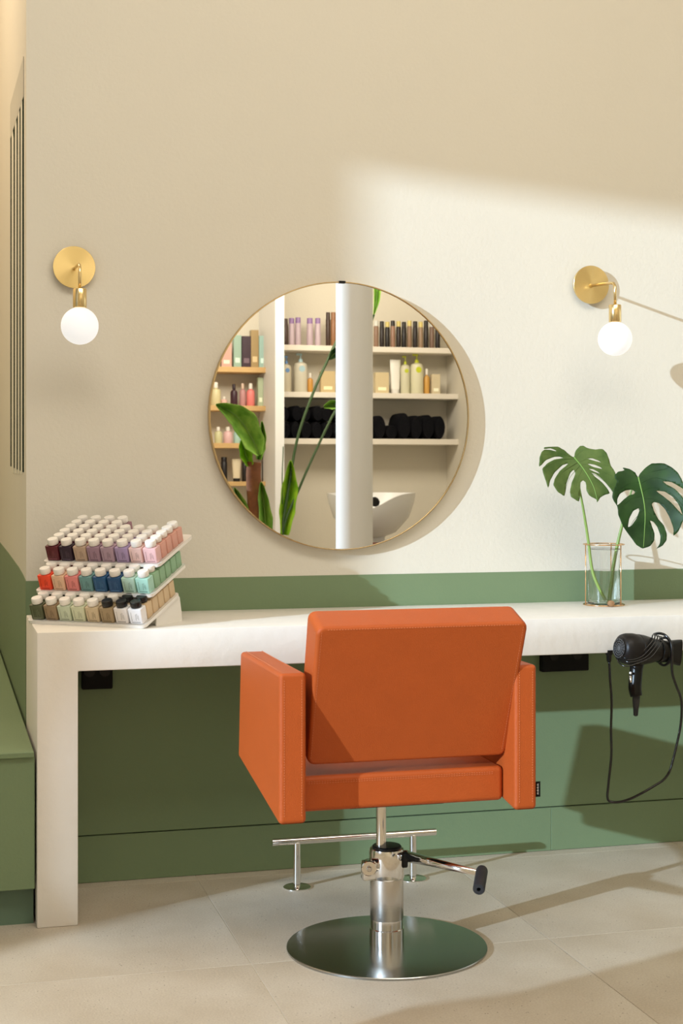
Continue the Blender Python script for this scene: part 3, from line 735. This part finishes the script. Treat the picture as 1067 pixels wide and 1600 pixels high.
# dividing pier and round column
p = mir(430, 700, 11.2); p2 = mir(438, 700, 11.2)
wallbox('wall_pier', (p.x, YB, 0), (p2.x + .03, p.y, ZC), m_pillar)
cc = mir(553.5, 700, 9.3)
cl = obj('column', lathe(bmesh.new(), [(.15, 0), (.15, .08), (.118, .09), (.118, ZC)], 64, T((cc.x, cc.y, 0))), m_pillar, None, 40); cl['kind'] = 'structure'
# white shelves
zs = [(541, 549.5), (613.5, 622), (685.5, 694.5)]
rows = []
xa = mir(438, 600, 11.5).x + .02; xb = mir(697, 600, 11.6).x + .0
for i, (v0, v1) in enumerate(zs):
    zt = mir(560, v0, 11.5).z; zb_ = mir(560, v1, 11.5).z; rows.append(zt)
    bm = bmesh.new(); box(bm, (xa, YB, zb_), (XR, YS, zt), .003, 1)
    tag(obj('wall_shelf', bm, m_shelf), ['upper cream wall shelf reflected in the mirror', 'middle cream wall shelf reflected in the mirror, with pump bottles', 'lower cream wall shelf reflected in the mirror, with black towels'][i], 'shelf', 'cream wall shelves')
wr_ = []
xw1 = mir(415, 600, 11.6).x
for i, (v0, v1) in enumerate(((573.5, 582), (634, 642), (692.5, 700.5), (752.5, 759.5))):
    zt = mir(390, v0, 11.55).z; zb_ = mir(390, v1, 11.55).z; wr_.append(zt)
    bm = bmesh.new(); box(bm, (1.2, YB, zb_), (xw1 + .06, 2 * MY - 11.55, zt), .003, 1)
    tag(obj('wood_shelf', bm, m_wood), ['top', 'second', 'third', 'bottom'][i] + ' pine wall shelf at the left side of the mirror reflection', 'shelf', 'pine wall shelves')

def prod(kind, u0, u1, vt, zbase, rgb, lab, Yp=11.62, cap=None, cat='bottle', grp=None):
    a = mir(u0, vt, Yp); b_ = mir(u1, vt, Yp); cx = (a.x + b_.x) / 2; wd = abs(b_.x - a.x); h = max(.04, a.z - zbase); y = a.y
    e = empty('product_' + kind, (cx, y, zbase)); tag(e, lab, cat, grp); m = cmat(rgb); r = wd / 2
    if kind == 'box':
        bm = bmesh.new(); box(bm, (-r, -.03, 0), (r, .03, h), .002, 1); obj('carton', bm, m, e)
        bm = bmesh.new(); box(bm, (-r * .6, .0301, h * .15), (r * .6, .0306, h * .3)); obj('carton_print', bm, cmat(tuple(min(255, x + 60) for x in rgb)), e)
    elif kind == 'bottle':
        obj('body', lathe(bmesh.new(), [(r * .95, 0), (r, .004), (r, h * .62), (r * .8, h * .70), (r * .4, h * .73), (r * .4, h * .78)], 20), m, e, 40)
        obj('cap', lathe(bmesh.new(), [(r * .45, h * .76), (r * .45, h * .97), (r * .35, h)], 16), cmat(cap or (235, 230, 220)), e, 40)
    elif kind == 'can':
        obj('body', lathe(bmesh.new(), [(r * .95, 0), (r, .004), (r, h * .78), (r * .9, h * .80)], 20), m, e, 40)
        obj('cap', lathe(bmesh.new(), [(r * .9, h * .795), (r * .9, h * .98), (r * .8, h)], 20), cmat(cap or rgb), e, 40)
    elif kind == 'tube':
        bm = bmesh.new(); n = 16; ra = [(math.cos(2 * math.pi * i / n), math.sin(2 * math.pi * i / n)) for i in range(n)]
        R1 = [bm.verts.new((r * .75 * c, r * .6 * s, h * .14)) for c, s in ra]; R2 = [bm.verts.new((r * c, .004 * s, h)) for c, s in ra]
        for i in range(n): bm.faces.new((R1[i], R1[(i + 1) % n], R2[(i + 1) % n], R2[i]))
        bm.faces.new(R1[::-1]); bm.faces.new(R2); obj('body', bm, m, e, 50)
        obj('cap', lathe(bmesh.new(), [(r * .7, 0), (r * .7, h * .14)], 16), cmat(cap or (30, 28, 26)), e, 40)
    elif kind == 'pump':
        obj('body', lathe(bmesh.new(), [(r * .95, 0), (r, .005), (r, h * .66), (r * .85, h * .74), (r * .3, h * .78)], 24), m, e, 40)
        obj('pump_neck', lathe(bmesh.new(), [(r * .3, h * .77), (r * .3, h * .85), (r * .1, h * .86), (r * .1, h)], 14), cmat(cap or (236, 234, 230)), e, 40)
        bm = bmesh.new(); box(bm, (-r * .65, -.008, h * .95), (r * .2, .008, h), .002, 1); obj('pump_nozzle', bm, cmat(cap or (236, 234, 230)), e)
        if cap:
            obj('label_dot', lathe(bmesh.new(), [(r * .45, 0), (r * .45, .002)], 16, align((0, r * .98, h * .6), (0, 1, 0))), cmat(cap), e)
    return e
n = 0
up, mi, lo = rows
places = ['leftmost', 'second', 'third', 'fourth', 'fifth', 'sixth', 'seventh', 'eighth', 'ninth', 'tenth', 'eleventh', 'twelfth']
for i, (u0, u1, vt, c) in enumerate(((442, 450, 498, (70, 50, 42)), (451, 460, 497, (200, 180, 190)), (461, 470, 496, (196, 176, 186)), (479, 489, 497, (192, 172, 182)), (492, 501, 497, (196, 178, 188)))):
    prod('can', u0, u1, vt, up, c, f'{"dark" if i == 0 else "lilac topped pale"} can on the upper cream shelf, {places[i]} from left in the reflection', cap=(150, 120, 170) if i else None, cat='can', grp='cans on the upper shelf')
for i, (u0, u1, c) in enumerate(((509, 516, (60, 40, 30)), (516.5, 525, (150, 105, 70)))):
    prod('can', u0, u1, 488, up, c, ('dark brown' if i == 0 else 'shiny copper') + ' can beside the white column on the upper shelf', cat='can', grp='copper cans')
for i, u in enumerate((584, 593, 601.5, 610, 619, 627.5, 636, 645, 653.5, 662, 671, 680)):
    c = [(140, 110, 90), (35, 24, 20), (30, 24, 22), (150, 115, 95), (40, 28, 24), (28, 22, 22), (140, 112, 90), (36, 26, 24), (150, 125, 100), (34, 26, 22), (120, 95, 80), (34, 26, 26)][i]
    cp = (214, 196, 120) if i in (2, 4, 6, 8) else ((214, 214, 206) if i in (0, 10) else (30, 24, 22))
    prod('can', u, u + 7.2, 501 + (i % 3), up, c, f'slim {"dark" if sum(c) < 150 else "bronze"} can, {places[i]} right of the column on the upper shelf', cap=cp, cat='can', grp='slim dark cans on the upper shelf')
for (kd, u0, u1, vt, c, lab, cp, ct_) in (
    ('pump', 440, 455, 556, (206, 196, 172), 'clear pump bottle with blue label, leftmost on the middle shelf', (110, 150, 200), 'bottle'),
    ('pump', 459, 480, 552, (214, 208, 190), 'larger clear pump bottle with pale blue label on the middle shelf', (180, 210, 220), 'bottle'),
    ('bottle', 480, 489, 583, (206, 150, 70), 'small amber bottle left of the column on the middle shelf', None, 'bottle'),
    ('box', 500, 522, 580, (206, 184, 140), 'pale carton left of the column on the middle shelf', None, 'box'),
    ('box', 585, 606, 582, (214, 196, 156), 'pale carton right of the column on the middle shelf', None, 'box'),
    ('tube', 609, 626, 562, (240, 238, 230), 'white tube with yellow green band on the middle shelf', (228, 226, 220), 'tube'),
    ('pump', 626, 640, 556, (212, 208, 180), 'clear pump bottle with lime label beside the white tube', (196, 206, 60), 'bottle'),
    ('pump', 641, 661, 553, (220, 216, 186), 'large clear pump bottle with lime label on the middle shelf', (206, 214, 50), 'bottle'),
    ('bottle', 662, 671, 576, (210, 160, 80), 'small amber bottle right of the large pump bottle', None, 'bottle'),
    ('box', 673, 686, 585, (216, 202, 170), 'cream carton at the right end of the middle shelf', None, 'box')):
    prod(kd, u0, u1, vt, mi, c, lab, cap=cp, cat=ct_)
# pine shelf goods
for i, (u0, u1, vt, c, nm_) in enumerate(((345, 361, 536, (206, 164, 150), 'pink beige'), (364, 376, 524, (150, 176, 160), 'grey green'), (377, 391, 525.5, (58, 38, 50), 'dark plum'), (391, 403, 516, (166, 142, 98), 'tan'), (403.5, 416, 525, (162, 194, 186), 'pale aqua'), (328, 343, 530, (200, 190, 170), 'cream'))):
    prod('box', u0, u1, vt, wr_[0], c, f'{nm_} tall carton on the top pine shelf in the reflection', Yp=11.66, cat='box', grp='tall cartons on the pine shelf')
for kd, u0, u1, vt, c, lab, cp in (('bottle', 329, 345, 597, (214, 204, 160), 'pale yellow bottle at the left mirror rim on the second pine shelf', None), ('bottle', 345, 355, 620, (228, 190, 180), 'tiny pink bottle on the second pine shelf', None),
    ('bottle', 360, 371, 600, (60, 32, 44), 'dark plum dropper bottle on the second pine shelf', (40, 20, 30)), ('bottle', 374, 384, 599, (190, 140, 140), 'mauve pink dropper bottle on the second pine shelf', (216, 190, 170)),
    ('bottle', 385, 398, 599, (232, 132, 128), 'coral pink dropper bottle on the second pine shelf', None), ('box', 402, 410, 590, (186, 200, 170), 'pale green carton beside the pier on the second pine shelf', None)):
    prod(kd, u0, u1, vt, wr_[1], c, lab, Yp=11.66, cap=cp, cat='bottle' if kd == 'bottle' else 'box')
for u0, u1, c, nm_ in ((335, 347, (206, 204, 160), 'pale lime'), (349, 363, (222, 184, 184), 'pale pink'), (365, 377, (170, 206, 196), 'pale mint')):
    prod('bottle', u0, u1, 667, wr_[2], c, f'squat {nm_} bottle on the third pine shelf', Yp=11.66)
for kd, u0, u1, vt, c, lab in (('can', 345, 355, 714, (26, 22, 24), 'black can on the bottom pine shelf'), ('tube', 362, 377, 717, (220, 206, 176), 'cream tube with dark emblem on the bottom pine shelf'), ('can', 378, 386, 716, (34, 26, 22), 'dark can behind the banana stem on the bottom pine shelf'), ('can', 409, 416, 712, (26, 24, 26), 'black can at the right end of the bottom pine shelf')):
    prod(kd, u0, u1, vt, wr_[3], c, lab, Yp=11.66, cat=kd)
# rolled towels
def roll(u0, u1, vt, i, lab):
    a = mir(u0, vt, 11.6); b_ = mir(u1, vt, 11.6); r = abs(b_.x - a.x) / 2; cx = (a.x + b_.x) / 2; return cx, r
ti = 0
def towel(cx, cz, r, rz, lab):
    e = empty('rolled_towel', (cx, 0, cz)); tag(e, lab, 'towel', 'rolled black towels on the lower shelf'); bm = bmesh.new()
    y0, y1 = YB + .01, YS - .015
    nR = 28; rings = []
    for (yy, k) in ((y0, .9), (y0 + .02, 1), ((y0 + y1) / 2, 1.02), (y1 - .02, 1), (y1, .9)):
        rings.append([bm.verts.new((r * k * math.cos(2 * math.pi * i / nR) * (1 + .03 * math.sin(3 * i)), yy, rz * k * math.sin(2 * math.pi * i / nR))) for i in range(nR)])
    for a, b_ in zip(rings, rings[1:]):
        for i in range(nR): bm.faces.new((a[i], a[(i + 1) % nR], b_[(i + 1) % nR], b_[i]))
    bm.faces.new(rings[0]); bm.faces.new(rings[-1][::-1]); obj('roll', bm, m_towel, e, 60)
    sp = [(r * .85 * (1 - t / 40) * math.cos(t * .45), y1 + .001, rz * .85 * (1 - t / 40) * math.sin(t * .45)) for t in range(36)]
    obj('roll_edge', tube(bmesh.new(), sp, .004, 5), m_towel, e, True)
z_lo = lo
def xof(u): return mir(u, 660, 11.5).x
zt = mir(480, 636, 11.5).z - z_lo
rowA = [(438, 455), (455, 471), (471, 488), (488, 504), (504, 521), (521, 538)]
for k, (u0, u1) in enumerate(rowA):
    r = (xof(u1) - xof(u0)) / 2; cx = (xof(u0) + xof(u1)) / 2
    towel(cx, z_lo + zt * .27, r, zt * .27, f'black rolled towel, {places[k]} from left in the bottom row on the lower shelf')
    towel(cx + (.01 if k % 2 else -.008), z_lo + zt * .55 + zt * (.23 + .02 * (k % 2)), r * .98, zt * (.23 + .02 * (k % 2)), f'black rolled towel, {places[k]} from left in the upper row on the lower shelf')
for k, (u0, u1, vt) in enumerate(((566, 585, 650), (585, 604, 649), (604, 622, 664), (622, 643, 645), (643, 661, 649), (661, 680, 648), (680, 697, 650))):
    r = (xof(u1) - xof(u0)) / 2; cx = (xof(u0) + xof(u1)) / 2; h = mir(u0, vt, 11.5).z - z_lo
    towel(cx, z_lo + h / 2, r, h / 2, f'black rolled towel, {places[k]} right of the column on the lower shelf')

# shampoo basin with its chair
bc = mir(580, 800, 10.4)
bs = empty('shampoo_basin', (bc.x, bc.y, 0)); tag(bs, 'white ceramic shampoo basin behind the column in the mirror', 'basin')
bm = bmesh.new(); nR = 40; rings = []
z1 = mir(640, 770, 10.4).z; z0 = mir(600, 840, 10.4).z; rw = (mir(648, 780, 10.4).x - mir(513, 780, 10.4).x) / 2
prof_o = [(.25, 0), (.55, .12), (.85, .45), (.97, .8), (1.0, 1.0)]; prof_i = [(.93, 1.0), (.85, .82), (.6, .35), (.2, .22)]
H = z1 - z0
for (k, hz) in prof_o + prof_i:
    rg_ = []
    for i in range(nR):
        a = 2 * math.pi * i / nR; cs, sn = math.cos(a), math.sin(a)
        dip = -.30 * H * max(0, math.cos(a + 1.6 + .35)) ** 2 * hz + .06 * H * max(0, -math.cos(a + 1.6)) * hz
        # neck notch faces the viewer (+Y), high rim to the sides
        dip = (-.34 * H * math.exp(-((math.atan2(math.sin(a - 1.9), math.cos(a - 1.9))) / .55) ** 2)) * hz
        rg_.append(bm.verts.new((rw * k * cs, .26 * k * sn, z0 + H * hz + dip)))
    rings.append(rg_)
for a, b_ in zip(rings, rings[1:]):
    for i in range(nR): bm.faces.new((a[i], a[(i + 1) % nR], b_[(i + 1) % nR], b_[i]))
bm.faces.new(rings[0][::-1]); bm.faces.new(rings[-1]); obj('bowl', bm, m_white, bs, 60)
bm = bmesh.new(); lathe(bm, [(.02, -.02), (.034, 0), (.036, .012), (.02, .02)], 24, align((-.005, .10, z0 + H * .80), (.2, 1, .3))); obj('neck_drain', bm, m_black, bs, 40)
bm = bmesh.new(); box(bm, (-.09, -.10, 0), (.09, .06, z0 + .03), .02, 3); obj('pedestal', bm, m_white, bs, 50)
wc = empty('wash_chair', (bc.x, bc.y + .36, 0)); tag(wc, 'brown leather shampoo chair below the white basin in the mirror', 'chair')
zz = mir(600, 846, 10.2).z
bm = bmesh.new(); box(bm, (-.30, -.08, .42), (.16, .02, zz), .03, 3); obj('backrest', bm, mat('brown_leather', (.16, .05, .025), .45), wc, 50)
bm = bmesh.new(); box(bm, (-.30, .0, .34), (.16, .5, .45), .03, 3); obj('seat', bm, mat('brown_leather', (.16, .05, .025), .45), wc, 50)
bm = bmesh.new(); box(bm, (-.20, .05, 0), (.06, .40, .35), .01, 1); obj('base', bm, m_black, wc)

# banana plants between camera and shelves
def quadleaf(name, cl_, wds, Yp, m, par, fold=.015, n=14):
    """leaf blade along centre line pixels cl_, half widths px list"""
    P = smoothpath([Vector((a, b, 0)) for a, b in cl_], 6); N = len(P); bm = bmesh.new(); rows_ = []
    for i, p in enumerate(P):
        t = i / (N - 1); k = t * (len(wds) - 1); j = min(int(k), len(wds) - 2); wl = wds[j][0] + (wds[j + 1][0] - wds[j][0]) * (k - j); wrr = wds[j][1] + (wds[j + 1][1] - wds[j][1]) * (k - j)
        d_ = (P[min(i + 1, N - 1)] - P[max(i - 1, 0)]).normalized(); nrm = Vector((-d_.y, d_.x, 0))
        rw_ = []
        for s in range(-4, 5):
            f = s / 4; ww = (wl if f < 0 else wrr) * abs(f)
            pp = p + nrm * (ww * (1 if f > 0 else -1)) * (1 + .04 * math.sin(i * 1.3) * abs(f))
            q_ = mir(pp.x, pp.y, Yp - fold * 6 * abs(f) + .03 * math.sin(t * 3))
            rw_.append(bm.verts.new(q_))
        rows_.append(rw_)
    for a, b_ in zip(rows_, rows_[1:]):
        for s in range(8): bm.faces.new((a[s], a[s + 1], b_[s + 1], b_[s]))
    o = obj(name, bm, m, None, True); sd = o.modifiers.new('thick', 'SOLIDIFY'); sd.thickness = .002; W(o, par)
    bm = bmesh.new(); tube(bm, [mir(p.x, p.y, Yp + .006) for p in P], [.006, .002], 6); rb = obj('midrib', bm, m_vein, None, True)
    rb.parent = o; rb.matrix_parent_inverse = Matrix.Translation(par.location).inverted() @ Matrix.Identity(4)
    return o
YP = 9.8
bp_ = mir(395, 830, YP); bn = empty('banana_plant', (bp_.x, bp_.y, 0)); tag(bn, 'banana plant with brown stalk and torn drooping leaf at lower left of the mirror', 'plant')
bpy.context.view_layer.update()
P = [mir(397, 722, YP), mir(396, 745, YP), mir(399, 780, YP), mir(402, 820, YP), mir(404, 870, YP)]; P.append(Vector((P[-1].x, P[-1].y, .32)))
W(obj('stalk', tube(bmesh.new(), smoothpath(P, 5), [.048, .05, .056, .058, .062, .07], 18), m_bark, None, True), bn)
def fix(o):
    for c in o.children: c.parent = o; c.matrix_parent_inverse = Matrix.Identity(4)
for args in (([(405, 712), (398, 694), (378, 660), (358, 642), (337, 632)], [(2, 3), (16, 17), (17, 24), (12, 13), (1, 1)], YP - .06, m_banana),
             ([(390, 728), (384, 712), (380, 695), (378, 686)], [(4, 6), (9, 11), (7, 8), (1, 1)], YP + .02, m_banana2),
             ([(403, 718), (407, 700), (410, 680), (409, 658)], [(3, 5), (6, 8), (5, 6), (1, 1)], YP + .05, m_banana),
             ([(415, 850), (414, 810), (411, 775), (408, 753)], [(10, 12), (9, 12), (8, 7), (1, 1)], YP - .05, m_banana),
             ([(392, 850), (384, 812), (376, 785), (366, 762)], [(10, 10), (10, 10), (8, 8), (1, 1)], YP + .04, m_banana),
             ([(378, 820), (366, 790), (358, 770), (352, 758)], [(7, 8), (6, 7), (4, 4), (1, 1)], YP + .08, m_banana)):
    o = quadleaf('leaf', args[0], args[1], args[2], args[3], bn); fix(o)
pp_ = mir(448, 830, YP + .5); bn2 = empty('strelitzia_plant', (pp_.x, pp_.y, 0)); tag(bn2, 'tall plant with thin stalks and one upright bright leaf, left of the mirrored column', 'plant')
bpy.context.view_layer.update()
o = quadleaf('leaf', [(444, 836), (447, 800), (452, 760), (454, 719)], [(5, 7), (11, 14), (12, 14), (1, 1)], YP + .5, m_banana2, bn2); fix(o)
for P, r, m in (([(438, 850), (452, 755), (466, 680), (490, 612), (513, 560), (527, 530)], .010, m_stemb), ([(440, 840), (468, 762), (500, 690), (522, 645), (532, 630)], .009, m_stemb), ([(441, 740), (442, 715), (442.5, 698)], .004, m_stemb)):
    Q = [mir(a, b, YP + .45 + .03 * i) for i, (a, b) in enumerate(P)]
    if len(P) > 3: Q.insert(0, Vector((Q[0].x - .03, Q[0].y, .3)))
    else: Q.insert(0, Vector((Q[0].x, Q[0].y, 1.15)))
    W(obj('stalk', tube(bmesh.new(), smoothpath(Q, 5), r, 10), m, None, True), bn2)
for args in (([(530, 634), (518, 633), (506, 636)], [(6, 7), (7, 8), (2, 2)], YP + .6, m_banana), ([(514, 562), (522, 553), (534, 545)], [(1, 1), (7, 8), (8, 8)], YP + .6, m_leaf2),
             ([(584, 492), (588, 470), (590, 440)], [(1, 1), (4, 5), (7, 8)], YP + .6, m_banana)):
    o = quadleaf('leaf', *args, bn2); fix(o)
W(obj('stalk', tube(bmesh.new(), smoothpath([mir(532, 630, YP + .6), mir(560, 560, YP + .6), mir(584, 492, YP + .6)], 5), .008, 8), m_stemb, None, True), bn2)
# planters below them, outside the mirror's view but standing in the room
for nm_, c_, lab in (('planter', bp_, 'cream ceramic planter holding the banana plant'), ('planter', pp_, 'cream ceramic planter holding the tall thin stalked plant')):
    e = empty(nm_, (c_.x, c_.y, 0)); tag(e, lab, 'planter')
    obj('pot', lathe(bmesh.new(), [(.13, 0), (.15, .01), (.175, .33), (.18, .36), (.165, .36), (.16, .31), (.01, .31)], 40), m_white_acr, e, 40)
